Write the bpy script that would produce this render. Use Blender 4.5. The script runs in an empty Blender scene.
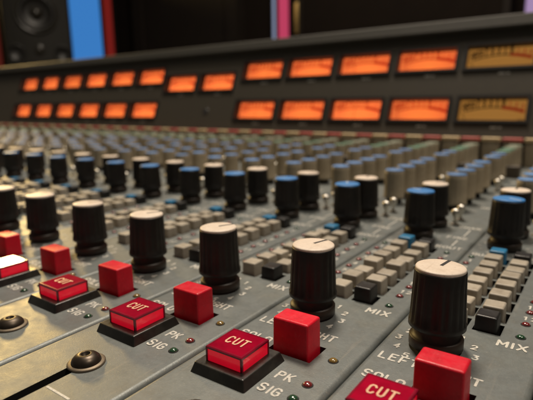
import bpy, bmesh, math, random
from mathutils import Vector, Matrix
random.seed(7)
S = 0.01                                   # everything below is written in centimetres
PI = math.pi
scene = bpy.context.scene
COL = scene.collection

# ------------------------------------------------------------------ camera numbers
F_PX = 482.062
CAM = Vector((3.0176, -11.3031, 6.0232))
FW = Vector((-0.570436, 0.796302, -0.201261))
RT = Vector((0.814661, 0.579737, -0.015235))
UP = Vector((-0.104546, 0.172650, 0.979419))
def project(p):
    d = Vector(p) - CAM
    z = d.dot(FW)
    if z < 0.5: return None
    return 266.5 + F_PX * d.dot(RT) / z, 200 - F_PX * d.dot(UP) / z
def in_view(p, m=45):
    q = project(p)
    return q is not None and -m < q[0] < 533 + m and -60 < q[1] < 400 + 2 * m

# ------------------------------------------------------------------ materials
def mat(name, rgb, rough=0.5, metal=0.0, spec=0.5, emit=None, estr=0.0, coat=0.0,
        var=0.0, vscale=400, bump=0.0, bscale=1500, dirt=None, dscale=60, damt=0.4, rvar=0.0, orand=0.0, speck=None):
    m = bpy.data.materials.new(name); m.use_nodes = True
    nt = m.node_tree; b = nt.nodes['Principled BSDF']
    b.inputs['Base Color'].default_value = (*rgb, 1)
    b.inputs['Roughness'].default_value = rough
    b.inputs['Metallic'].default_value = metal
    b.inputs['Specular IOR Level'].default_value = spec
    b.inputs['Coat Weight'].default_value = coat
    if emit:
        b.inputs['Emission Color'].default_value = (*emit, 1)
        b.inputs['Emission Strength'].default_value = estr
    tc = nt.nodes.new('ShaderNodeTexCoord')
    geo = nt.nodes.new('ShaderNodeNewGeometry')
    def noise(scale, detail=5, rough_=0.6):
        n = nt.nodes.new('ShaderNodeTexNoise')
        n.inputs['Scale'].default_value = scale; n.inputs['Detail'].default_value = detail
        n.inputs['Roughness'].default_value = rough_
        nt.links.new(geo.outputs['Position'], n.inputs['Vector'])
        return n.outputs['Fac']
    cur = None
    if var:
        r = nt.nodes.new('ShaderNodeMapRange'); nt.links.new(noise(vscale), r.inputs['Value'])
        r.inputs['From Min'].default_value = 0.25; r.inputs['From Max'].default_value = 0.75
        r.inputs['To Min'].default_value = 1 - var; r.inputs['To Max'].default_value = 1 + var
        mx = nt.nodes.new('ShaderNodeMix'); mx.data_type = 'RGBA'; mx.blend_type = 'MULTIPLY'
        mx.inputs['Factor'].default_value = 1; mx.inputs['A'].default_value = (*rgb, 1)
        nt.links.new(r.outputs['Result'], mx.inputs['B']); cur = mx.outputs['Result']
    if dirt:
        r = nt.nodes.new('ShaderNodeMapRange'); nt.links.new(noise(dscale, 8, 0.7), r.inputs['Value'])
        r.inputs['From Min'].default_value = 0.48; r.inputs['From Max'].default_value = 0.72
        r.inputs['To Min'].default_value = 0; r.inputs['To Max'].default_value = damt
        mx = nt.nodes.new('ShaderNodeMix'); mx.data_type = 'RGBA'
        nt.links.new(r.outputs['Result'], mx.inputs['Factor'])
        if cur: nt.links.new(cur, mx.inputs['A'])
        else: mx.inputs['A'].default_value = (*rgb, 1)
        mx.inputs['B'].default_value = (*dirt, 1); cur = mx.outputs['Result']
    if speck:                                  # fine dust and worn flecks
        r = nt.nodes.new('ShaderNodeMapRange'); nt.links.new(noise(1500, 3, .7), r.inputs['Value'])
        r.inputs['From Min'].default_value = .60; r.inputs['From Max'].default_value = .70
        r.inputs['To Max'].default_value = .55
        mp = nt.nodes.new('ShaderNodeMapping'); mp.inputs['Scale'].default_value = (700, 45, 300); mp.inputs['Rotation'].default_value = (0, 0, .18)
        nt.links.new(geo.outputs['Position'], mp.inputs['Vector'])
        n2 = nt.nodes.new('ShaderNodeTexNoise'); n2.inputs['Scale'].default_value = 1; n2.inputs['Detail'].default_value = 6
        nt.links.new(mp.outputs['Vector'], n2.inputs['Vector'])
        r2 = nt.nodes.new('ShaderNodeMapRange'); nt.links.new(n2.outputs['Fac'], r2.inputs['Value'])
        r2.inputs['From Min'].default_value = .62; r2.inputs['From Max'].default_value = .74; r2.inputs['To Max'].default_value = .35
        mxx = nt.nodes.new('ShaderNodeMath'); mxx.operation = 'MAXIMUM'
        nt.links.new(r.outputs['Result'], mxx.inputs[0]); nt.links.new(r2.outputs['Result'], mxx.inputs[1])
        mx = nt.nodes.new('ShaderNodeMix'); mx.data_type = 'RGBA'
        nt.links.new(mxx.outputs[0], mx.inputs['Factor'])
        if cur: nt.links.new(cur, mx.inputs['A'])
        else: mx.inputs['A'].default_value = (*rgb, 1)
        mx.inputs['B'].default_value = (*speck, 1); cur = mx.outputs['Result']
    if orand:                                  # every copy moulded from a slightly different batch
        oi = nt.nodes.new('ShaderNodeObjectInfo'); hs = nt.nodes.new('ShaderNodeHueSaturation')
        r = nt.nodes.new('ShaderNodeMapRange'); nt.links.new(oi.outputs['Random'], r.inputs['Value'])
        r.inputs['To Min'].default_value = 1 - orand; r.inputs['To Max'].default_value = 1 + orand * .6
        nt.links.new(r.outputs['Result'], hs.inputs['Value'])
        if cur: nt.links.new(cur, hs.inputs['Color'])
        else: hs.inputs['Color'].default_value = (*rgb, 1)
        cur = hs.outputs['Color']
    if cur: nt.links.new(cur, b.inputs['Base Color'])
    if rvar:
        r = nt.nodes.new('ShaderNodeMapRange'); nt.links.new(noise(dscale * 1.7, 6, 0.65), r.inputs['Value'])
        r.inputs['From Min'].default_value = 0.3; r.inputs['From Max'].default_value = 0.7
        r.inputs['To Min'].default_value = rough - rvar; r.inputs['To Max'].default_value = rough + rvar
        nt.links.new(r.outputs['Result'], b.inputs['Roughness'])
    if bump:
        bp = nt.nodes.new('ShaderNodeBump'); bp.inputs['Strength'].default_value = bump
        bp.inputs['Distance'].default_value = 0.0002
        nt.links.new(noise(bscale, 4), bp.inputs['Height']); nt.links.new(bp.outputs['Normal'], b.inputs['Normal'])
    return m

M = {}
M['panel'] = mat('grey_panel_paint', (.136, .151, .147), .46, .25, .5, speck=(.24, .225, .19), var=.10, vscale=900, bump=.25, bscale=2600,
                 dirt=(.125, .115, .088), dscale=120, damt=.40, rvar=.08)
M['hole'] = mat('dark_recess', (.006, .006, .006), .8)
M['print'] = mat('white_print', (.50, .485, .435), .6, var=.35, vscale=1800)
M['black'] = mat('black_knob_plastic', (.0085, .0075, .0065), .46, spec=.45, var=.25, vscale=900, bump=.15, bscale=3000, rvar=.08,
                 dirt=(.028, .022, .016), dscale=160, damt=.45)
M['skirt'] = mat('brown_black_plastic', (.020, .012, .007), .48, spec=.5, var=.3, vscale=700, dirt=(.06, .04, .025), dscale=220, damt=.5)
M['cream'] = mat('cream_cap', (.66, .57, .48), .50, orand=.08, speck=(.42, .32, .23), var=.07, vscale=900, dirt=(.46, .35, .26), dscale=240, damt=.4, bump=.1)
M['line'] = mat('pointer_line', (.012, .011, .010), .6)
M['blue'] = mat('blue_cap', (.030, .175, .46), .50, var=.08, dirt=(.03, .12, .3), dscale=240, damt=.4)
M['blueline'] = mat('pale_pointer', (.35, .45, .60), .5)
M['dullblue'] = mat('dull_blue_cap', (.075, .180, .39), .5, orand=.2)
M['green'] = mat('green_cap', (.10, .22, .155), .4, var=.1)
M['grey_green'] = mat('sage_cap', (.22, .24, .18), .45, var=.1)
M['tan'] = mat('tan_knob_plastic', (.37, .315, .225), .5, orand=.12, spec=.4, var=.12, vscale=600, dirt=(.22, .18, .12), dscale=150, damt=.4)
M['beige'] = mat('beige_button', (.335, .300, .243), .5, orand=.14, var=.1, vscale=700, dirt=(.17, .13, .09), dscale=200, damt=.55, bump=.2)
M['blackbtn'] = mat('black_button', (.009, .009, .009), .42, var=.3, bump=.3, dirt=(.03, .028, .025), dscale=260, damt=.5)
M['bluebtn'] = mat('teal_button', (.018, .150, .300), .4, var=.1)
M['red'] = mat('red_button', (.64, .008, .026), .42, spec=.35, var=.06, bump=.2, dirt=(.32, .008, .014), dscale=260, damt=.55, rvar=.10, orand=.16, speck=(.62, .07, .08))
M['redcap'] = mat('red_far_cap', (.50, .11, .09), .45)
M['creamcap'] = mat('cream_far_cap', (.62, .46, .26), .5)
M['cutside'] = mat('red_lens_painted_glow', (.70, .006, .030), .16, coat=.6, var=.28, vscale=260, emit=(1, .006, .03), estr=.34)  # emission paints the light that would pass through the translucent cap
M['cuttop'] = mat('wine_red_lens', (.26, .003, .020), .08, coat=.4, orand=.25, var=.22, vscale=260, emit=(1, .006, .05), estr=.03, bump=.04, bscale=700)  # slight emission paints the same glow on the top face
M['cutframe'] = mat('maroon_frame', (.21, .005, .022), .22, coat=.5, var=.2)
M['cuttext'] = mat('cream_lettering', (.62, .36, .235), .5, var=.2, vscale=1200)
M['cutbase'] = mat('black_bezel', (.016, .015, .013), .36, spec=.5, var=.25, rvar=.1, dirt=(.05, .045, .035), dscale=200, damt=.5)
M['steel'] = mat('switch_metal', (.60, .57, .51), .34, .9)
M['nutmetal'] = mat('dull_nut', (.22, .20, .17), .55, .6)
M['bronze'] = mat('bronze_screw', (.060, .047, .036), .42, .8, var=.2, rvar=.08)
M['washer'] = mat('dull_washer', (.155, .125, .09), .55, .7, var=.25, rvar=.1)
M['led_red'] = mat('red_led', (.16, .022, .022), .15, coat=.6)
M['led_green'] = mat('green_led', (.020, .062, .030), .15, coat=.6)
M['led_yellow'] = mat('amber_led', (.19, .125, .035), .15, coat=.6)
M['bridge'] = mat('bridge_paint', (.050, .043, .031), .5, .1, var=.10, vscale=300, bump=.1, dirt=(.045, .04, .03), dscale=30, damt=.4)
M['lid'] = mat('bridge_lid', (.036, .034, .027), .62, .1, var=.1, vscale=200, rvar=.06)
M['bezel'] = mat('meter_bezel', (.010, .009, .008), .45)
M['lit'] = mat('lit_meter_card', (.55, .16, .03), .6, emit=(1, .165, .046), estr=.85)
def card_mat(m):
    nt = m.node_tree; b = nt.nodes['Principled BSDF']; o = [n for n in nt.nodes if n.type == 'OUTPUT_MATERIAL'][0]
    tr = nt.nodes.new('ShaderNodeBsdfTranslucent'); tr.inputs['Color'].default_value = (.8, .36, .11, 1)
    oi = nt.nodes.new('ShaderNodeObjectInfo'); mr = nt.nodes.new('ShaderNodeMapRange'); nt.links.new(oi.outputs['Random'], mr.inputs['Value'])
    mr.inputs['To Min'].default_value = .72; mr.inputs['To Max'].default_value = 1.0; nt.links.new(mr.outputs['Result'], b.inputs['Emission Strength'])
    ad = nt.nodes.new('ShaderNodeAddShader'); nt.links.new(b.outputs[0], ad.inputs[0]); nt.links.new(tr.outputs[0], ad.inputs[1])
    nt.links.new(ad.outputs[0], o.inputs['Surface'])
card_mat(M['lit'])
M['dimlit'] = mat('amber_meter_card', (.52, .29, .075), .6, var=.05, emit=(1, .44, .09), estr=.275)  # emission added for a weak backlight behind these cards
M['ink'] = mat('meter_ink', (.075, .032, .009), .7)
M['litink'] = mat('meter_ink_lit', (.20, .05, .012), .7, emit=(1, .085, .014), estr=.30)
M['redink'] = mat('meter_red_ink', (.60, .020, .006), .7, emit=(1, .03, .006), estr=.35)
M['redink2'] = mat('meter_red_ink_dimlit', (.50, .030, .012), .7, emit=(1, .05, .015), estr=.14)  # faint emission for the same weak backlight
M['tag'] = mat('white_tag', (.30, .29, .26), .6)
M['bulb'] = mat('warm_bulb', (1, .7, .3), .5, emit=(1, .60, .18), estr=4.2)
M['wall'] = mat('dark_brown_wall', (.0080, .0052, .0036), .9, spec=.12, var=.15, vscale=15)
M['batten'] = mat('dark_timber', (.010, .0068, .0048), .7, spec=.2, var=.2, vscale=30)
M['floor'] = mat('dark_floor', (.03, .024, .02), .6, var=.2, vscale=8)
M['bluepanel'] = mat('blue_lit_glass', (.02, .05, .10), .3, emit=(.050, .235, .64), estr=.80)
M['redpanel'] = mat('red_lit_edge', (.10, .01, .01), .4, emit=(.45, .030, .022), estr=.30)
M['dimred'] = mat('dim_red_edge', (.08, .01, .01), .4, emit=(.45, .04, .02), estr=.14)
M['pinkpanel'] = mat('pink_lit_glass', (.2, .03, .06), .3, emit=(.66, .06, .15), estr=.60)
M['palepanel'] = mat('pale_blue_lit_glass', (.1, .12, .18), .3, emit=(.26, .31, .46), estr=.75)
M['lilacpanel'] = mat('lilac_lit_glass', (.1, .08, .14), .3, emit=(.36, .24, .44), estr=.8)
M['brass'] = mat('brass', (.45, .31, .11), .5, .6)
M['spkbox'] = mat('speaker_cabinet', (.012, .0105, .0065), .6, spec=.3, var=.15, vscale=60)
M['cone'] = mat('speaker_cone', (.012, .011, .009), .4, var=.2, vscale=60)
M['rubber'] = mat('speaker_surround', (.034, .031, .024), .22)
M['block'] = mat('brown_grey_block', (.075, .062, .046), .5)
M['desk'] = mat('console_body', (.02, .018, .015), .6)
def glass_mat():
    m = bpy.data.materials.new('meter_glass'); m.use_nodes = True; nt = m.node_tree
    nt.nodes.clear()
    o = nt.nodes.new('ShaderNodeOutputMaterial'); t = nt.nodes.new('ShaderNodeBsdfTransparent')
    g = nt.nodes.new('ShaderNodeBsdfGlossy'); g.inputs['Roughness'].default_value = .12
    f = nt.nodes.new('ShaderNodeFresnel'); f.inputs['IOR'].default_value = 1.35
    x = nt.nodes.new('ShaderNodeMixShader')
    gi = nt.nodes.new('ShaderNodeNewGeometry'); iv = nt.nodes.new('ShaderNodeMath'); iv.operation = 'SUBTRACT'
    iv.inputs[0].default_value = 1; nt.links.new(gi.outputs['Backfacing'], iv.inputs[1])
    mu = nt.nodes.new('ShaderNodeMath'); mu.operation = 'MULTIPLY'
    nt.links.new(f.outputs[0], mu.inputs[0]); nt.links.new(iv.outputs[0], mu.inputs[1])
    nt.links.new(mu.outputs[0], x.inputs[0]); nt.links.new(t.outputs[0], x.inputs[1]); nt.links.new(g.outputs[0], x.inputs[2])
    nt.links.new(x.outputs[0], o.inputs['Surface']); return m
M['glass'] = glass_mat()

# ------------------------------------------------------------------ mesh building
class MB:
    """collects shapes (in cm) and builds ONE mesh"""
    def __init__(s): s.v = []; s.f = []; s.m = []; s.sm = []; s.mats = []
    def mi(s, m):
        if m not in s.mats: s.mats.append(m)
        return s.mats.index(m)
    def add(s, verts, faces, m, smooth=False):
        o = len(s.v); s.v += [tuple(v) for v in verts]
        k = s.mi(m)
        for f in faces: s.f.append([i + o for i in f]); s.m.append(k); s.sm.append(smooth)
    def box(s, x0, x1, y0, y1, z0, z1, m, taper=0.0):
        t = taper
        v = [(x0, y0, z0), (x1, y0, z0), (x1, y1, z0), (x0, y1, z0),
             (x0 + t, y0 + t, z1), (x1 - t, y0 + t, z1), (x1 - t, y1 - t, z1), (x0 + t, y1 - t, z1)]
        s.add(v, [(3, 2, 1, 0), (4, 5, 6, 7), (0, 1, 5, 4), (1, 2, 6, 5), (2, 3, 7, 6), (3, 0, 4, 7)], m)
    def rbox(s, x0, x1, y0, y1, z0, z1, m, r=.04, seg=3, taper=0.0, dish=0.0):
        """box with rounded vertical edges and a rounded top edge"""
        def ring(ins, z, tp):
            pts = []; rr = max(r - ins * .5, .008); n = seg
            a0, a1, b0, b1 = x0 + ins + tp, x1 - ins - tp, y0 + ins + tp, y1 - ins - tp
            for cx, cy, st in ((a1 - rr, b1 - rr, 0), (a0 + rr, b1 - rr, 90), (a0 + rr, b0 + rr, 180), (a1 - rr, b0 + rr, 270)):
                for k in range(n + 1):
                    a = math.radians(st + 90 * k / n); pts.append((cx + rr * math.cos(a), cy + rr * math.sin(a), z))
            return pts
        levels = [ring(0, z0, 0)]
        for k in range(seg + 1):
            a = PI / 2 * k / seg
            levels.append(ring(r * (1 - math.cos(a)), z1 - r + r * math.sin(a), taper))
        n = len(levels[0]); verts = [p for l in levels for p in l]; faces = []
        for i in range(len(levels) - 1):
            for k in range(n):
                faces.append((i * n + k, i * n + (k + 1) % n, (i + 1) * n + (k + 1) % n, (i + 1) * n + k))
        s.add(verts, faces, m, True)
        top = levels[-1]; c = ((x0 + x1) / 2, (y0 + y1) / 2, z1 - dish)
        s.add(top + [c], [(k, (k + 1) % n, n) for k in range(n)], m, dish > 0)
        s.add(levels[0], [tuple(reversed(range(n)))], m)
    def lathe(s, prof, m, n=40, cx=0, cy=0, flute=0.0, fz=(0, 0), nf=0, smooth=True, cap=True, off=0.0):
        v = []; f = []
        for (r, z) in prof:
            for k in range(n):
                a = 2 * PI * k / n + off; rr = r
                if flute and fz[0] <= z <= fz[1]: rr = r - (flute if (k % 4) == 0 else 0.0)
                v.append((cx + rr * math.cos(a), cy + rr * math.sin(a), z))
        for i in range(len(prof) - 1):
            for k in range(n):
                f.append((i * n + k, i * n + (k + 1) % n, (i + 1) * n + (k + 1) % n, (i + 1) * n + k))
        s.add(v, f, m, smooth)
        if cap:
            s.add(v[-n:], [tuple(range(n))], m); s.add(v[:n], [tuple(reversed(range(n)))], m)
    def quad(s, a, b, c, d, m): s.add([a, b, c, d], [(0, 1, 2, 3)], m)
    def stroke(s, pts, w, z, m, fr=None):
        """flat drawn line through 2-D points; fr maps (x, y, z) to 3-D"""
        fr = fr or (lambda x, y, zz: (x, y, zz))
        h = w / 2; s.q = (getattr(s, 'q', 0) + 1) % 5; z += .0022 * s.q
        for (x0, y0), (x1, y1) in zip(pts, pts[1:]):
            dx, dy = x1 - x0, y1 - y0; L = math.hypot(dx, dy) or 1e-6
            dx, dy = dx / L, dy / L; nx, ny = -dy * h, dx * h
            out = []
            a0 = math.atan2(ny, nx)
            for k in range(5): a = a0 + PI * k / 4; out.append((x0 + h * math.cos(a), y0 + h * math.sin(a)))
            for k in range(5): a = a0 + PI + PI * k / 4; out.append((x1 + h * math.cos(a), y1 + h * math.sin(a)))
            s.add([fr(x, y, z) for x, y in out], [tuple(range(10))], m)
            z += .0003
    def mesh(s, name):
        me = bpy.data.meshes.new(name)
        me.from_pydata([(x * S, y * S, z * S) for x, y, z in s.v], [], s.f)
        for m in s.mats: me.materials.append(m)
        me.polygons.foreach_set('material_index', s.m); me.polygons.foreach_set('use_smooth', s.sm)
        me.update(); return me

G = {  # a small stroke alphabet on a 0..0.7 x 0..1 cell
 'C': [[(.66, .80), (.50, .98), (.20, .98), (.04, .80), (.04, .20), (.20, .02), (.50, .02), (.66, .20)]],
 'U': [[(.04, 1), (.04, .2), (.2, .02), (.5, .02), (.66, .2), (.66, 1)]],
 'T': [[(0, 1), (.7, 1)], [(.35, 1), (.35, 0)]],
 'P': [[(.05, 0), (.05, 1), (.5, 1), (.66, .86), (.66, .62), (.5, .48), (.05, .48)]],
 'K': [[(.05, 0), (.05, 1)], [(.62, 1), (.05, .42)], [(.24, .6), (.66, 0)]],
 'S': [[(.64, .84), (.5, .98), (.2, .98), (.05, .84), (.05, .66), (.18, .53), (.5, .48), (.65, .34), (.65, .16), (.5, .02), (.2, .02), (.04, .16)]],
 'I': [[(.1, 0), (.1, 1)]],
 'G': [[(.64, .82), (.5, .98), (.2, .98), (.04, .80), (.04, .20), (.20, .02), (.50, .02), (.66, .20), (.66, .48), (.38, .48)]],
 'M': [[(.02, 0), (.02, 1), (.38, .35), (.74, 1), (.74, 0)]],
 'X': [[(.02, 0), (.66, 1)], [(.02, 1), (.66, 0)]],
 'L': [[(.05, 1), (.05, 0), (.6, 0)]],
 'E': [[(.62, 1), (.05, 1), (.05, 0), (.62, 0)], [(.05, .52), (.5, .52)]],
 'F': [[(.62, 1), (.05, 1), (.05, 0)], [(.05, .52), (.5, .52)]],
 'R': [[(.05, 0), (.05, 1), (.5, 1), (.66, .86), (.66, .64), (.5, .5), (.05, .5)], [(.36, .5), (.66, 0)]],
 'H': [[(.05, 0), (.05, 1)], [(.64, 0), (.64, 1)], [(.05, .5), (.64, .5)]],
 'O': [[(.2, .98), (.5, .98), (.66, .8), (.66, .2), (.5, .02), (.2, .02), (.04, .2), (.04, .8), (.2, .98)]],
 'A': [[(0, 0), (.35, 1), (.7, 0)], [(.14, .36), (.56, .36)]],
 'N': [[(.05, 0), (.05, 1), (.64, 0), (.64, 1)]],
 'Q': [[(.2, .98), (.5, .98), (.66, .8), (.66, .2), (.5, .02), (.2, .02), (.04, .2), (.04, .8), (.2, .98)], [(.42, .25), (.7, -.05)]],
 'D': [[(.05, 0), (.05, 1), (.45, 1), (.66, .8), (.66, .2), (.45, 0), (.05, 0)]],
 'V': [[(0, 1), (.35, 0), (.7, 1)]],
 '-': [[(.1, .5), (.6, .5)]], '+': [[(.08, .5), (.62, .5)], [(.35, .22), (.35, .78)]],
 '0': [[(.2, 1), (.48, 1), (.62, .8), (.62, .2), (.48, 0), (.2, 0), (.06, .2), (.06, .8), (.2, 1)]],
 '1': [[(.14, .8), (.36, 1), (.36, 0)]],
 '2': [[(.05, .8), (.2, .98), (.5, .98), (.64, .8), (.62, .6), (.05, 0), (.66, 0)]],
 '3': [[(.06, .98), (.62, .98), (.32, .6), (.54, .55), (.65, .36), (.62, .16), (.48, .02), (.2, .02), (.05, .16)]],
 '4': [[(.5, 0), (.5, 1), (.03, .3), (.68, .3)]],
 '5': [[(.6, 1), (.12, 1), (.08, .56), (.46, .6), (.65, .42), (.64, .18), (.48, .02), (.2, .02), (.05, .14)]],
 '6': [[(.56, .96), (.24, .8), (.06, .4), (.08, .14), (.24, .02), (.48, .02), (.64, .18), (.62, .4), (.46, .54), (.2, .5), (.07, .34)]],
 '7': [[(.04, 1), (.66, 1), (.26, 0)]],
 '8': [[(.22, .53), (.08, .68), (.08, .86), (.22, .99), (.48, .99), (.62, .86), (.62, .68), (.48, .53), (.22, .53), (.05, .36), (.05, .16), (.2, .01), (.5, .01), (.65, .16), (.65, .36), (.48, .53)]],
 '9': [[(.14, .04), (.46, .2), (.64, .6), (.62, .86), (.46, .98), (.22, .98), (.06, .82), (.08, .6), (.24, .46), (.5, .5), (.63, .66)]],
}
def text(mb, t, x, y, h, z, m, w=.05, sx=1.0, align=0.0, fr=None, gap=.30):
    adv = [(.2 if c == 'I' else .76 if c == 'M' else .4 if c == ' ' else .7) * h * sx for c in t]
    tot = sum(adv) + gap * h * sx * (len(t) - 1)
    cx = x - tot * align
    for c, a in zip(t, adv):
        for st in G.get(c, []):
            mb.stroke([(cx + px * h * sx, y + py * h) for px, py in st], w, z, m, fr)
        cx += a + gap * h * sx

def obj(name, me, parent=None, loc=(0, 0, 0), rz=0.0, label=None):
    o = bpy.data.objects.new(name, me); COL.objects.link(o)
    o.location = Vector(loc) * S; o.rotation_euler = (0, 0, rz)
    if parent: o.parent = parent
    if label: o['label'] = label
    return o
def thing(name, label, cat, loc=(0, 0, 0), rz=0.0, group=None, me=None):
    o = obj(name, me, None, loc, rz); o['label'] = label; o['category'] = cat
    if group: o['group'] = group
    o['kind'] = 'thing'
    return o
def structure(name, mb):
    o = obj(name, mb.mesh(name)); o['kind'] = 'structure'; return o

# ------------------------------------------------------------------ one channel strip (x local: -1.26 .. 2.24)
X0, X1, Y0, Y1 = -1.245, 2.225, -17.0, 36.1
GX = (0.0, 0.83); GY0, GD = 1.80, 0.85
def gy(k): return GY0 + GD * k
LEDY = [1.66 + .865 * k for k in range(8)]
def panel_mesh(text_level):
    mb = MB(); P = M['panel']; r = .13
    holes = [(.22, .50, -15.5, -5.55), (.09, 1.30, -2.40, -1.57)]
    for gx in GX:
        for k in range(8): holes.append((gx - .325, gx + .375, gy(k) - .335, gy(k) + .335))
    xs = sorted({X0 + r, X1 - r} | {h[0] for h in holes} | {h[1] for h in holes})
    ys = sorted({Y0, Y1, -8, 12, 20, 28} | {h[2] for h in holes} | {h[3] for h in holes})
    for a, b in zip(xs, xs[1:]):
        for c, d in zip(ys, ys[1:]):
            mx, my = (a + b) / 2, (c + d) / 2
            if any(h[0] < mx < h[1] and h[2] < my < h[3] for h in holes): continue
            mb.quad((a, c, 0), (b, c, 0), (b, d, 0), (a, d, 0), P)
    # rounded long edges
    for sgn, xe in ((-1, X0 + r), (1, X1 - r)):
        n = 6; vs = []
        for k in range(n + 1):
            a = PI / 2 * k / n
            for y in (Y0, Y1): vs.append((xe + sgn * r * math.sin(a), y, -r + r * math.cos(a)))
        vs += [(xe + sgn * r, Y0, -.5), (xe + sgn * r, Y1, -.5)]
        fs = []
        for k in range(n + 1):
            q = (2 * k, 2 * k + 1, 2 * k + 3, 2 * k + 2); fs.append(q if sgn < 0 else tuple(reversed(q)))
        mb.add(vs, fs[:-1], P, True); mb.add(vs, [fs[-1]], P)
    for h in holes:
        z = -.45
        a, b, c, d = h
        mb.quad((a, c, 0), (a, d, 0), (a, d, z), (a, c, z), M['hole']); mb.quad((b, d, 0), (b, c, 0), (b, c, z), (b, d, z), M['hole'])
        mb.quad((b, c, 0), (a, c, 0), (a, c, z), (b, c, z), M['hole']); mb.quad((a, d, 0), (b, d, 0), (b, d, z), (a, d, z), M['hole'])
        mb.quad((a, c, z), (b, c, z), (b, d, z), (a, d, z), M['hole'])
    if text_level:
        W = M['print']; z = .004
        text(mb, 'MIX', 1.22, .93, .29, z, W, .062, 1.0, 0)
        text(mb, 'PK', .94, -3.32, .27, z, W, .052, .88, 0)
        text(mb, 'SIG', .88, -3.92, .27, z, W, .052, .88, 0)
        text(mb, 'SOLO', -1.0, -2.17, .29, z, W, .058, .86, 0)
        text(mb, 'LEFT', -1.0, -1.22, .29, z, W, .056, .86, 0)
        text(mb, 'RIGHT', .30, -1.22, .29, z, W, .056, .80, 0)
        for k in range(11):
            a = math.radians(-150 + 30 * k); rr = .93
            text(mb, str(abs(k - 5)), rr * math.sin(a) - .07, rr * math.cos(a) - .11, .21, z, W, .046, .9, 0)
        for k in range(1, 7):
            text(mb, str(13 - k), 1.70, LEDY[k] + .30, .23, z, W, .045, .9, .5)
            text(mb, str(7 - k), -.86, LEDY[k] + .30, .23, z, W, .045, .9, .5)
        text(mb, 'QUAD', -.98, LEDY[7] + .34, .27, z, W, .048, .8, 0)
        text(mb, 'ROUT', 1.02, 8.34, .30, z, W, .050, .9, 0)
        mb.stroke([(1.55, 8.85), (1.55, 9.75)], .05, z, W)
        text(mb, 'FINE', 1.02, 9.98, .30, z, W, .050, .9, 0)
        mb.stroke([(1.62, 10.5), (1.62, 11.7)], .05, z, W)
        text(mb, 'CHAN', 1.05, 11.95, .28, z, W, .050, .9, 0)
        for cy in (9.52, 11.71):
            for k in range(11):
                a = math.radians(-150 + 30 * k)
                if abs(math.sin(a) * 1.05) < .9 or True:
                    mb.stroke([(-.09 + .86 * math.sin(a), cy + .86 * math.cos(a)), (-.09 + .98 * math.sin(a), cy + .98 * math.cos(a))], .04, z, W)
        for cy, tx in ((16.8, 'HF'), (20.9, 'LF'), (26.4, 'MF'), (31.6, 'FX')):
            text(mb, tx, 1.0, cy, .34, z, W, .055, .9, 0)
        for cy in (15.85, 17.8, 19.9, 21.95, 25.3, 27.4, 29.5, 31.6, 33.7):
            mb.stroke([(.72, cy), (.98, cy)], .05, z, W)
        for k in range(8):                      # fader scale
            yy = -6.41 - k * 1.15
            mb.stroke([(.57, yy), (1.36, yy)], .055, z, W)
    return mb.mesh('panel')

def knob_body(rt, rb, zt, zb, m, sk=None):
    mb = MB(); n = 80
    prof = [(rb - .06, zb), (rb, zb + .02), (rb, zb + .13), (rb - .02, zb + .17)]
    for k in range(1, 5): prof.append((rb - .02 + (rt - rb + .02) * k / 4, zb + .17 + (zt - .05 - zb - .17) * k / 4))
    prof += [(rt - .012, zt - .012), (rt - .05, zt)]
    mb.lathe(prof, m, n, flute=.032, fz=(zb + .15, zt - .30))
    return mb
def knob_skirt():
    mb = MB()
    mb.lathe([(.62, .06), (.645, .08), (.645, .30), (.62, .335), (.56, .35), (.55, .60)], M['skirt'], 48)
    return mb.mesh('skirt')
def knob_cap(r, z, m, lm, ang=0.0, raised=.0):
    mb = MB()
    mb.lathe([(r, z - .01), (r, z + .03), (r - .012, z + .05), (r - .04, z + .062), (r * .6, z + .068), (.02, z + .070)], m, 48)
    zz = z + .074
    mb.add([(-.042, .02, zz), (.042, .02, zz), (.042, r - .03, zz - .008), (-.042, r - .03, zz - .008)], [(0, 1, 2, 3)], lm)
    return mb.mesh('cap')
mesh_black = knob_body(.605, .68, 2.03, .58, M['black']).mesh('knob')
mesh_skirt = knob_skirt()
mesh_cap_cream = knob_cap(.585, 2.03, M['cream'], M['line'])
mesh_cap_blue = knob_cap(.585, 2.03, M['blue'], M['blueline'])
def tan_mesh(capm=None):
    mb = MB(); n = 64
    mb.lathe([(.58, .32), (.60, .34), (.60, .45), (.585, .5), (.565, 1.1), (.555, 1.7), (.55, 1.90), (.52, 1.93)], M['tan'], n, flute=.022, fz=(.48, 1.75))
    mb.lathe([(.45, .0), (.45, .325)], M['hole'], 24)  # near-black stem paints the shadow under the knob
    if capm: mb.lathe([(.535, 1.925), (.535, 1.965), (.50, 1.99), (.02, 2.0)], capm, 32)
    return mb.mesh('knob')
def tan_cap(capm):
    mb = MB(); mb.lathe([(.535, 1.925), (.535, 1.965), (.50, 1.99), (.02, 2.0)], capm, 32); return mb.mesh('cap')
mesh_tan = tan_mesh()
caps_tan = {c: tan_cap(M['dullblue' if c == 'blue' else c]) for c in ('blue', 'green', 'grey_green')}
far_tan = {c: tan_mesh(M['dullblue' if c == 'blue' else c]) for c in ('blue', 'green', 'grey_green')}

def button_mesh(m):
    mb = MB(); mb.rbox(-.285, .285, -.295, .295, -.30, .44, m, .05, 3, 0.014, .022); return mb.mesh('push_button')
mesh_btn = {c: button_mesh(M[c]) for c in ('beige', 'blackbtn', 'bluebtn')}
def solo_mesh():
    mb = MB(); mb.rbox(-.505, .505, -.33, .33, -.3, .85, M['red'], .055, 4, .012, .0); return mb.mesh('solo_button')
mesh_solo = solo_mesh()
def far_button(m):
    mb = MB(); mb.rbox(-.70, .70, -.3, .3, 0, 2.19, M['tan'], .04); mb.rbox(-.78, .78, -.34, .34, 2.2, 2.5, m, .06); return mb.mesh('push_button')
mesh_far = {c: far_button(M[c]) for c in ('redcap', 'creamcap')}

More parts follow.
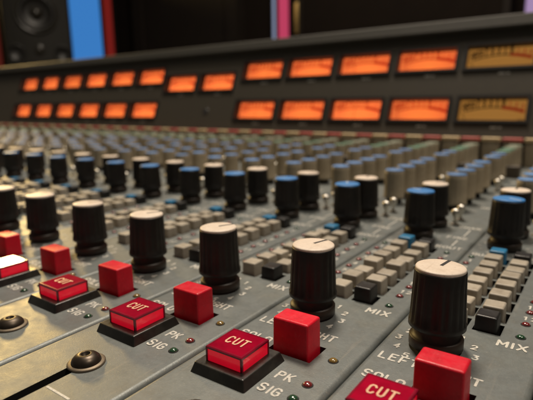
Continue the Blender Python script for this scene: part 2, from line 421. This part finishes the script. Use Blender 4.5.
def cut_base():
    mb = MB()
    mb.rbox(-.78, .78, -.80, .80, 0, .24, M['cutbase'], .035, 3, .07); return mb.mesh('cut_button')
def cut_cap():
    mb = MB(); h = .52; z0, z1 = .235, .60; e = .058; fr = M['cutframe']
    # inner red lens faces with painted glow, set back 1.5 hundredths from the frame bars
    i = h - .015
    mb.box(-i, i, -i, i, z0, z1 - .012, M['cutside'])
    t = h - e
    mb.quad((-t, -t, z1 - .004), (t, -t, z1 - .004), (t, t, z1 - .004), (-t, t, z1 - .004), M['cuttop'])
    for sx in (-1, 1):
        for sy in (-1, 1):                         # corner posts
            x = sx * h; y = sy * h
            mb.box(min(x, x - sx * .05), max(x, x - sx * .05), min(y, y - sy * .05), max(y, y - sy * .05), z0, z1 - .062, fr)
    # top frame: four mitred bars with a chamfer
    def ring(r, z): return [(-r, -r, z), (r, -r, z), (r, r, z), (-r, r, z)]
    v = ring(h, z1 - .062) + ring(h, z1 - .02) + ring(h - .02, z1) + ring(t, z1) + ring(t, z1 - .01)
    fs = []
    for a in range(4):
        for k in range(4): fs.append((a * 4 + k, a * 4 + (k + 1) % 4, a * 4 + 4 + (k + 1) % 4, a * 4 + 4 + k))
    mb.add(v, fs, fr)
    text(mb, 'CUT', -.01, -.13, .29, z1 + .0015, M['cuttext'], .046, .66, .5, gap=.38)
    return mb.mesh('cap')
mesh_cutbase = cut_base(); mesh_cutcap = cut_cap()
def led_mesh(m):
    mb = MB()
    mb.lathe([(.130, .0), (.126, .010), (.104, .014)], M['hole'], 24, cap=False)
    mb.lathe([(.106, .0), (.102, .028), (.080, .054), (.043, .070), (.005, .074)], m, 24)
    return mb.mesh('indicator_lamp')
mesh_led = {c: led_mesh(M[c]) for c in ('led_red', 'led_green', 'led_yellow')}
def screw_mesh():
    mb = MB()
    mb.lathe([(.35, .04), (.345, .08), (.32, .14), (.26, .20), (.18, .238), (.115, .25), (.105, .245), (.10, .14), (.01, .135)], M['bronze'], 40)
    mb.lathe([(.095, .136), (.01, .138)], M['hole'], 6, smooth=False)
    return mb.mesh('screw')
def washer_mesh():
    mb = MB(); mb.lathe([(.44, .004), (.44, .035), (.41, .055), (.30, .062)], M['washer'], 40); return mb.mesh('washer')
mesh_screw, mesh_washer = screw_mesh(), washer_mesh()
def toggle_lever():
    mb = MB()
    v = [(.08, .1), (.062, .30), (.125, .42), (.185, .54), (.20, .66), (.15, .77), (.02, .81)]
    mb.lathe(v, M['steel'], 20); return mb.mesh('toggle_switch')
def toggle_nut():
    mb = MB(); mb.lathe([(.21, .005), (.21, .07), (.18, .09), (.12, .10), (.12, .16)], M['nutmetal'], 6, smooth=False); return mb.mesh('nut')
mesh_toggle, mesh_nut = toggle_lever(), toggle_nut()
def block_mesh():
    mb = MB(); mb.rbox(-.5, .5, -.45, .45, 0, .92, M['block'], .06); return mb.mesh('switch_block')
mesh_block = block_mesh()
mesh_panel = panel_mesh(True)

ORD = ['rightmost', 'second', 'third', 'fourth', 'fifth', 'sixth', 'seventh', 'eighth', 'ninth', 'tenth', 'eleventh', 'twelfth',
       'thirteenth', 'fourteenth', 'fifteenth', 'sixteenth', 'seventeenth', 'eighteenth', 'nineteenth', 'twentieth']
TY = [(15.85, 'blue'), (17.8, 'blue'), (19.9, 'blue'), (21.95, 'blue'), (25.3, 'blue'), (27.4, 'blue'),
      (29.5, 'green'), (31.3, 'green'), (33.0, 'grey_green'), (34.7, 'grey_green')]
def strip_label(i):
    n = -i + 1        # 0 = the strip cut by the right edge of the picture
    named = {
        1: 'grey channel strip cut off by the right edge, showing only its left border',
        0: 'grey channel strip with the nearest big cream knob and CUT button cut by bottom edge',
        -1: 'grey channel strip whose whole sharp CUT button stands left of a red block, front centre',
        -2: 'grey channel strip with bronze screw and dark fader slot at the bottom left corner',
        -3: 'grey channel strip with red CUT button between two bronze screws, left of the slot',
        -4: 'grey channel strip with the white-glinting CUT button at the left edge',
        -5: 'grey channel strip whose red block is half cut by the left edge',
        -6: 'grey channel strip whose cream-capped front knob is cut by the left edge'}
    if i in named: return named[i]
    if i >= -11: return 'channel strip with the blue-capped black knob %s from the right in its row' % ORD[-i]
    if i >= -18: return 'distant channel strip of tan knobs, %s strip from the right along the meters' % ORD[-i + 1]
    return None
strips = []
for i in range(1, -29, -1):
    x = 3.5 * i
    if not any(in_view((x + dx, yy, zz)) for yy in range(-8, 37, 2) for zz in (0, 2) for dx in (-1, 0, 2)): continue
    lab = strip_label(i)
    if lab is None: lab = 'blurred channel strip at the far left, %d strips along from the right edge' % (-i + 2)
    t = thing('channel_strip', lab, 'channel strip', (x, 0, 0), 0, 'channel strips of the console'); strips.append(t)
    obj('panel', mesh_panel, t)
    vis = lambda lx, ly, z=.5: in_view((x + lx, ly, z))
    jr = lambda a: math.radians(random.uniform(-a, a))
    def black_knob(lx, ly, capme, rot, lab):
        k = obj('knob', mesh_black, t, (lx + random.uniform(-.02, .02), ly, 0), rot, lab)
        k.rotation_euler = (jr(.9), jr(.9), rot)
        obj('skirt', mesh_skirt, k); obj('cap', capme, k)
    if vis(0, 0, 1):
        black_knob(0, 0, mesh_cap_cream, math.radians([-6, -14, -22, -20, -25, -15, 0, 5][min(-i, 7)] if i <= 0 else 0), 'black knob with cream top')
    if vis(-.09, 9.52, 1): black_knob(-.09, 9.52, mesh_cap_blue, jr(140), 'black knob with blue top')
    if vis(-.09, 11.71, 1): black_knob(-.10, 11.71, mesh_cap_cream, jr(60), 'black knob with cream top behind the blue one')
    for gi, gx in enumerate(GX):
        for k in range(8):
            if not vis(gx, gy(k)): continue
            c, lab = 'beige', None
            if gi == 1 and k in (0, 7): c, lab = 'blackbtn', 'black push button'
            if gi == 0 and k == 7: c, lab = 'bluebtn', 'blue push button'
            obj('push_button', mesh_btn[c], t, (gx + random.uniform(-.008, .008), gy(k) + random.uniform(-.008, .008), (random.choice((0, 0, 0, -.05, -.09)) if c == 'beige' else 0) + random.uniform(-.03, .02)), jr(1.8), lab)
    for k in range(8):
        g = 'led_green' if k in (0, 7) else 'led_red'
        nm = 'green indicator lamp' if k in (0, 7) else 'dark red indicator lamp'
        if vis(1.65, LEDY[k]): obj('indicator_lamp', mesh_led[g], t, (1.65, LEDY[k], 0), 0, nm)
        if k and vis(-.92, LEDY[k]): obj('indicator_lamp', mesh_led[g], t, (-.92, LEDY[k], 0), 0, nm)
    for ly, c, nm in ((-2.01, 'led_yellow', 'amber indicator lamp'), (-3.19, 'led_red', 'dark red PK lamp'), (-3.78, 'led_green', 'green SIG lamp')):
        if vis(1.72, ly): obj('indicator_lamp', mesh_led[c], t, (1.72, ly, 0), 0, nm)
    if vis(.73, -2.13): obj('solo_button', mesh_solo, t, (.69, -1.98, random.uniform(-.02, .02)), jr(1.0))
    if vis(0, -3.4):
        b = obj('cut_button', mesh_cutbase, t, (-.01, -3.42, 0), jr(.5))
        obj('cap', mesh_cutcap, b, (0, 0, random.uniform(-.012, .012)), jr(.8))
    if vis(.42, -5.34):
        s_ = obj('screw', mesh_screw, t, (.42, -5.34, 0), jr(180)); obj('washer', mesh_washer, s_)
    for ly in (12.35, 13.4, 22.6, 24.1):
        if vis(.75, ly):
            s_ = obj('toggle_switch', mesh_toggle, t, (.75, ly, 0), jr(20))
            s_.rotation_euler = (math.radians(random.choice((-6, 6))), 0, 0)
            obj('nut', mesh_nut, s_)
    for j, (ly, c) in enumerate(TY):
        if not vis(-.15, ly, 1): continue
        lab = {'blue': 'tan knob with blue top', 'green': 'tan knob with green top', 'grey_green': 'tan knob with sage top'}[c]
        if i >= -9:
            k = obj('tan_knob', mesh_tan, t, (-.155, ly, 0), jr(180), lab); obj('cap', caps_tan[c], k)
        else:
            obj('tan_knob', far_tan[c], t, (-.155, ly, 0), jr(180), lab)
    if vis(.8, 29.2): obj('switch_block', mesh_block, t, (.62, 29.2, 0))
    for lx, c, nm in ((-.55, 'redcap', 'tall button with red top'), (1.2, 'creamcap', 'tall button with cream top')):
        if vis(lx, 35.5): obj('tall_button', mesh_far[c], t, (lx, 35.75, 0), 0, nm)

# ------------------------------------------------------------------ console body and meter bridge
XL, XR = -116.0, 6.1
body = thing('console_body', 'dark boxy console body under the channel strips', 'console', (0, 0, 0))
mb = MB(); mb.box(XL, XR, -17.2, 62, -75, -.5, M['desk']); obj('cabinet', mb.mesh('cabinet'), body)

BT = math.radians(68.192); BY, BZ = 36.913, 3.832
def bp(u, v, w=0.0):           # u along the bridge, v up its slope, w out towards the camera
    return (u, BY + v * math.cos(BT) - w * math.sin(BT), BZ + v * math.sin(BT) + w * math.cos(BT))
def bbox(mb, u0, u1, v0, v1, w0, w1, m):
    v = [bp(u0, v0, w0), bp(u1, v0, w0), bp(u1, v1, w0), bp(u0, v1, w0), bp(u0, v0, w1), bp(u1, v0, w1), bp(u1, v1, w1), bp(u0, v1, w1)]
    mb.add(v, [(3, 2, 1, 0), (4, 5, 6, 7), (0, 1, 5, 4), (1, 2, 6, 5), (2, 3, 7, 6), (3, 0, 4, 7)], m)
bridge = thing('meter_bridge', 'long dark meter bridge with two rows of glowing orange meters behind the strips', 'meter bridge')
MW, MH, MP = 6.027, 2.423, 6.799
MX = -3.28 - MW
meters = []
for k in range(-1, 5):
    meters.append((MX - k * MP, 0.0, k > 0)); meters.append((MX - k * MP, 5.227, k > 0))
for k in (5, 6): meters.append((MX - k * MP - .45, 5.227 - 1.3, True))
for k in range(7, 13):
    meters.append((MX - k * MP - .35, 0.0, True)); meters.append((MX - k * MP - .35, 5.227, True))
# front panel with real window openings
mb = MB()
us = sorted({XL, XR} | {m[0] for m in meters} | {m[0] + MW for m in meters})
vs = sorted({-1.75, 9.0} | {m[1] for m in meters} | {m[1] + MH for m in meters})
for a, b in zip(us, us[1:]):
    for c, d in zip(vs, vs[1:]):
        mu, mv = (a + b) / 2, (c + d) / 2
        if any(m[0] < mu < m[0] + MW and m[1] < mv < m[1] + MH for m in meters): continue
        mb.quad(bp(a, c), bp(b, c), bp(b, d), bp(a, d), M['bridge'])
dp = -1.0
for u, v, lit in meters:
    for (a, b) in (((u, v), (u + MW, v)), ((u + MW, v), (u + MW, v + MH)), ((u + MW, v + MH), (u, v + MH)), ((u, v + MH), (u, v))):
        mb.quad(bp(*a), bp(*b), bp(*b, dp), bp(*a, dp), M['bezel'])
    bb = bp
    # small printed marks under each window
    bbox(mb, u + MW * .52, u + MW * .52 + .55, v - .62, v - .44, .001, .006, M['tag'])
    bbox(mb, u + MW * .52 + .68, u + MW * .52 + .95, v - .62, v - .44, .001, .006, M['tag'])
# foot face down to the strips, then back and top
foot = bp(XL, -1.75)
mb.add([(XL, foot[1], -.4), (XR, foot[1], -.4), bp(XR, -1.75), bp(XL, -1.75)], [(0, 1, 2, 3)], M['bezel'])
mb.lathe([(.34, 0), (.34, .05), (.01, .06)], M['hole'], 20) if False else None
obj('front_panel', mb.mesh('front_panel'), bridge)
mb = MB()
lipf = 9.0
prof = [bp(0, 9.0, -.2), bp(0, 9.0, .45), bp(0, 9.12, .62), bp(0, 10.1, .62), bp(0, 10.28, .45)]
prof = [(p[1], p[2]) for p in prof]
topz = prof[-1][1]
prof += [(62.0, topz + .0), (62.0, -.4), (60.0, -.4), (60.0, topz - 1.2)]
n = len(prof)
v = [(XL - .2, y, z) for y, z in prof] + [(XR + .2, y, z) for y, z in prof]
fs = [(k, n + k, n + (k + 1) % n, (k + 1) % n) for k in range(n)] + [tuple(range(n)), tuple(reversed(range(n, 2 * n)))]
mb.add(v, fs, M['lid']); obj('lid', mb.mesh('lid'), bridge)
mb = MB()
for a, b in ((XL - .2, XL), (XR, XR + .2)):
    f = bp(0, -1.75)
    pts = [(f[1], -.4), (f[1], f[2]), (bp(0, 9.0)[1], bp(0, 9.0)[2]), (60.0, topz - 1.25), (60.0, -.4)]
    n = len(pts)
    v = [(a, y, z) for y, z in pts] + [(b, y, z) for y, z in pts]
    mb.add(v, [(k, n + k, n + (k + 1) % n, (k + 1) % n) for k in range(n)] + [tuple(range(n)), tuple(reversed(range(n, 2 * n)))], M['bridge'])
obj('end_cheek', mb.mesh('end_cheek'), bridge)
mb = MB()                                                # little key lock below the middle meters
kv = bp(-41.6, 1.0, 0)
for k in range(16):
    a, b = 2 * PI * k / 16, 2 * PI * (k + 1) / 16
    mb.add([bp(-41.6 + .45 * math.cos(a), 1 + .45 * math.sin(a), .05), bp(-41.6 + .45 * math.cos(b), 1 + .45 * math.sin(b), .05), bp(-41.6, 1, .05)], [(0, 1, 2)], M['hole'])
    mb.add([bp(-41.6 + .5 * math.cos(a), 1 + .5 * math.sin(a), 0.001), bp(-41.6 + .5 * math.cos(b), 1 + .5 * math.sin(b), 0.001), bp(-41.6 + .45 * math.cos(b), 1 + .45 * math.sin(b), .05), bp(-41.6 + .45 * math.cos(a), 1 + .45 * math.sin(a), .05)], [(0, 1, 2, 3)], M['bezel'])
obj('key_lock', mb.mesh('key_lock'), bridge)

def meter_frame():
    mb = MB(); b = .16
    for (u0, u1, v0, v1) in ((-b, MW + b, -b, .12), (-b, MW + b, MH - .12, MH + b), (-b, .12, .12, MH - .12), (MW - .12, MW + b, .12, MH - .12)):
        bbox(mb, u0, u1, v0, v1, .003, .16, M['bezel'])
    return mb
def meter_card(lit):
    mb = MB(); mb.quad(bp(0, 0, -.9), bp(MW, 0, -.9), bp(MW, MH, -.9), bp(0, MH, -.9), M['lit'] if lit else M['dimlit'])
    fr = lambda x, y, z: bp(x, y, z)
    cx, cy, R = MW / 2, -6.22, 7.95
    ink = M['litink'] if lit else M['ink']; rd = M['redink'] if lit else M['redink2']
    def pt(a, r): return (cx + r * math.sin(a), cy + r * math.cos(a))
    a0, a1, ar = -.31, .32, .10
    mb.stroke([pt(a0 + (ar - a0) * k / 14, R) for k in range(15)], .12, -.885, ink, fr)
    mb.stroke([pt(ar + (a1 - ar) * k / 8, R + .02) for k in range(9)], .30, -.880, rd, fr)
    for k, tx in enumerate(('20', '10', '7', '5', '3', '1', '0')):
        a = a0 + (ar - a0) * k / 6
        mb.stroke([pt(a, R), pt(a, R + .22)], .11, -.875, ink, fr)
        x, y = pt(a, R + .30); text(mb, tx, x, y, .46, -.875, ink, .12, .68, .5, fr)
    for k, tx in enumerate(('1', '2', '3')):
        a = ar + (a1 - ar) * (k + 1) / 3.3
        x, y = pt(a, R + .30); text(mb, tx, x, y, .34, -.87, rd, .075, .75, .5, fr)
    text(mb, 'VU', MW - .62, .22, .34, -.875, ink, .06, .8, .5, fr)
    return mb
def meter_bulb():                                         # festoon lamp behind the translucent dial
    mb = MB(); bbox(mb, MW / 2 - 1.8, MW / 2 + 1.8, .55, .85, -2.5, -2.3, M['bulb']); return mb
def meter_needle(a):
    mb = MB(); cx, cy = MW / 2, -6.45
    fr = lambda x, y, z: bp(x, y, z)
    p = lambda r: (cx + r * math.sin(a), cy + r * math.cos(a))
    mb.stroke([p(6.9), p(8.4)], .045, -.70, M['ink'], fr); return mb
def meter_glass():
    mb = MB(); bbox(mb, .125, MW - .125, .125, MH - .125, .02, .06, M['glass']); return mb
base = bp(0, 0, 0)
def rel(mb, name):
    mb.v = [(x, y - base[1], z - base[2]) for x, y, z in mb.v]; return mb.mesh(name)
me_frame, me_lit, me_dimlit = rel(meter_frame(), 'meter'), rel(meter_card(True), 'dial'), rel(meter_card(False), 'dial')
me_bulb = rel(meter_bulb(), 'bulb')
me_needles = [rel(meter_needle(a), 'needle') for a in (-.335, -.30, -.18, -.05, .06)]
me_glass = rel(meter_glass(), 'glass')
for u, v, lit in meters:
    p = bp(u, v)
    f = obj('meter', me_frame, bridge, p, 0, 'meter with a glowing orange dial' if lit else 'unlit amber meter with a brown dial')
    obj('dial', me_lit if lit else me_dimlit, f); obj('needle', random.choice(me_needles) if lit else me_needles[0], f); obj('glass', me_glass, f)
    if lit: obj('bulb', me_bulb, f)

# ------------------------------------------------------------------ the dark room behind
WY = 150.0
mb = MB(); mb.box(-520, 160, WY, WY + 6, -75, 220, M['wall']); structure('wall', mb)
mb = MB(); mb.box(-520, 160, -80, WY, -79, -75, M['floor']); structure('floor', mb)
def wall_panel(name, label, cat, x0, x1, z0, z1, m, depth=2.0, frame=None):
    t = thing(name, label, cat, (0, 0, 0))
    mb = MB(); mb.box(x0, x1, WY - depth, WY, z0, z1, M[m]); obj('glass', mb.mesh('glass'), t)
    mb = MB(); e = .35
    mb.box(x0 - e, x0, WY - depth - .6, WY, z0, z1, M['batten']); mb.box(x1, x1 + e, WY - depth - .6, WY, z0, z1, M['batten'])
    mb.box(x0 - e, x1 + e, WY - depth - .6, WY, z1, z1 + e, M['batten']); mb.box(x0 - e, x1 + e, WY - depth - .6, WY, z0 - e, z0, M['batten'])
    obj('frame', mb.mesh('frame'), t); return t
wall_panel('light_panel', 'tall blue glowing panel on the dark wall beside the speaker', 'light panel', -250, -210.6, -20, 78, 'bluepanel')
wall_panel('light_panel', 'narrow red glowing strip right of the blue panel', 'light panel', -210.2, -203.0, -20, 78, 'redpanel', .8)
wall_panel('light_panel', 'thin pale blue glowing strip touching the pink one', 'light panel', -106.9, -105.3, -20, 78, 'palepanel')
wall_panel('light_panel', 'pink glowing strip in the middle of the dark wall', 'light panel', -104.8, -99.8, -20, 78, 'pinkpanel', 1.2)
wall_panel('light_panel', 'dim red glowing strip at the far left edge behind the speaker', 'light panel', -340, -311.0, -20, 78, 'dimred')
wall_panel('light_panel', 'lilac glowing sliver at the top right corner', 'light panel', -20.6, -12.0, 28.5, 110, 'lilacpanel')
t = thing('brass_bar', 'small upright brass bar just right of the pink strip', 'brass bar', (-95.6, WY - 2.5, 0))
mb = MB(); mb.lathe([(.7, 30), (.95, 30.5), (.95, 40.5), (.7, 41)], M['brass'], 16); obj('grip', mb.mesh('grip'), t)
mb = MB()
for z in (32, 39): mb.box(-.3, .3, 0, 2.5, z - .3, z + .3, M['brass'])
obj('mount', mb.mesh('mount'), t)
t = thing('wall_panel', 'nearly black upright panel between the red strip and the pink strip', 'wall panel', (0, 0, 0))
mb = MB(); mb.box(-178, -128, WY - 3, WY, -75, 130, M['batten']); obj('panel', mb.mesh('panel'), t)
mb = MB(); mb.box(-184, -178, WY - 5, WY, -75, 136, M['batten']); mb.box(-128, -122, WY - 5, WY, -75, 136, M['batten']); mb.box(-178, -128, WY - 5, WY, 130, 136, M['batten'])
obj('frame', mb.mesh('frame'), t)
t = thing('wall_panel', 'wide nearly black panel right of the pink strip, above the meters', 'wall panel', (0, 0, 0))
mb = MB(); mb.box(-92, -26, WY - 4, WY, 26, 90, M['wall']); obj('panel', mb.mesh('panel'), t)
mb = MB()
for a, b, c, d in ((-93.5, -92, 24, 92), (-26, -24, 24, 92), (-92, -26, 24, 26), (-92, -26, 90, 92)): mb.box(a, b, WY - 5, WY, c, d, M['batten'])
obj('frame', mb.mesh('frame'), t)

# speaker cabinet at the left, turned towards the camera
SX, SY = -219.1, 118.8
rz = math.atan2(CAM.x - SX, -(CAM.y - SY))       # its front (-y local) faces the camera
spk = thing('speaker', 'tall dark loudspeaker at the top left, round woofer above two ports', 'loudspeaker', (SX, SY, 0), rz)
mb = MB(); hw = 14.5
mb.rbox(-hw, hw, 0, 34, -75, 75, M['spkbox'], 1.2)
obj('cabinet', mb.mesh('cabinet'), spk)
def disc_on_front(mb, cx, cz, prof, m, n=48):
    v = []; f = []
    for r, d in prof:
        for k in range(n):
            a = 2 * PI * k / n; v.append((cx + r * math.cos(a), -d, cz + r * math.sin(a)))
    for i in range(len(prof) - 1):
        for k in range(n): f.append((i * n + k, i * n + (k + 1) % n, (i + 1) * n + (k + 1) % n, (i + 1) * n + k))
    f.append(tuple((len(prof) - 1) * n + k for k in range(n)))
    mb.add(v, f, m, True)
wz = 47.2
mb = MB(); disc_on_front(mb, 0, wz, [(9.4, 0), (9.4, .8), (8.9, 1.1), (8.0, .5), (7.7, .3)], M['rubber']); obj('woofer', mb.mesh('woofer'), spk)
w_ = [o for o in spk.children if o.name.startswith('woofer')][0]
mb = MB(); disc_on_front(mb, 0, wz, [(7.8, .9), (7.1, 1.3), (6.4, .6), (3.2, .30)], M['cone']); obj('cone', mb.mesh('cone'), w_)
mb = MB(); disc_on_front(mb, 0, wz, [(2.9, .32), (2.6, 1.3), (1.6, 2.0), (.3, 2.3)], M['rubber']); obj('dust_cap', mb.mesh('dust_cap'), w_)
for px in (-9.8, 9.8):
    mb = MB(); disc_on_front(mb, px, 29.5, [(3.8, 0.02), (3.7, .5), (3.2, .3), (3.0, .12)], M['cone']); o = obj('port', mb.mesh('port'), spk)
mb = MB(); disc_on_front(mb, 0, 31, [(2.4, .02), (2.3, .5), (1.6, .2), (1.2, .5), (.2, .9)], M['rubber']); obj('tweeter', mb.mesh('tweeter'), spk)

# ------------------------------------------------------------------ light
world = bpy.data.worlds.new('World'); scene.world = world; world.use_nodes = True
bg = world.node_tree.nodes['Background']
bg.inputs['Color'].default_value = (1.0, .88, .76, 1); bg.inputs['Strength'].default_value = .062
def area(name, loc, target, size, power, color, shape='DISK', size_y=None):
    l = bpy.data.lights.new(name, 'AREA'); l.shape = shape; l.size = size * S; l.energy = power; l.color = color
    if size_y: l.size_y = size_y * S
    o = bpy.data.objects.new(name, l); COL.objects.link(o); o.location = Vector(loc) * S
    d = (Vector(target) - Vector(loc)); o.rotation_euler = d.to_track_quat('-Z', 'Y').to_euler(); return o
area('ceiling_lamp', (-45, 60, 165), (-5, 5, 0), 42, 36, (1, .86, .70))
area('ceiling_lamp', (60, 20, 170), (-5, 10, 0), 36, 14, (1, .87, .72))
area('standing_lamp', (-295, 120, 93), (-10, 0, 0), 30, 34, (1, .66, .23))

# ------------------------------------------------------------------ camera
cam = bpy.data.cameras.new('Camera'); co = bpy.data.objects.new('Camera', cam); COL.objects.link(co)
mat_ = Matrix((RT, UP, -FW)).transposed().to_4x4(); mat_.translation = CAM * S; co.matrix_world = mat_
cam.sensor_width = 36; cam.lens = F_PX / 533 * 36; cam.clip_start = .002; cam.clip_end = 60
cam.dof.use_dof = True; cam.dof.focus_distance = 11.6 * S; cam.dof.aperture_fstop = 19.5; cam.dof.aperture_blades = 0
scene.camera = co
scene.view_settings.view_transform = 'Standard'; scene.view_settings.look = 'None'
scene.view_settings.exposure = 0; scene.view_settings.gamma = 1
scene.cycles.use_denoising = True
scene.cycles.max_bounces = 8; scene.cycles.transparent_max_bounces = 8
scene.cycles.sample_clamp_indirect = 4
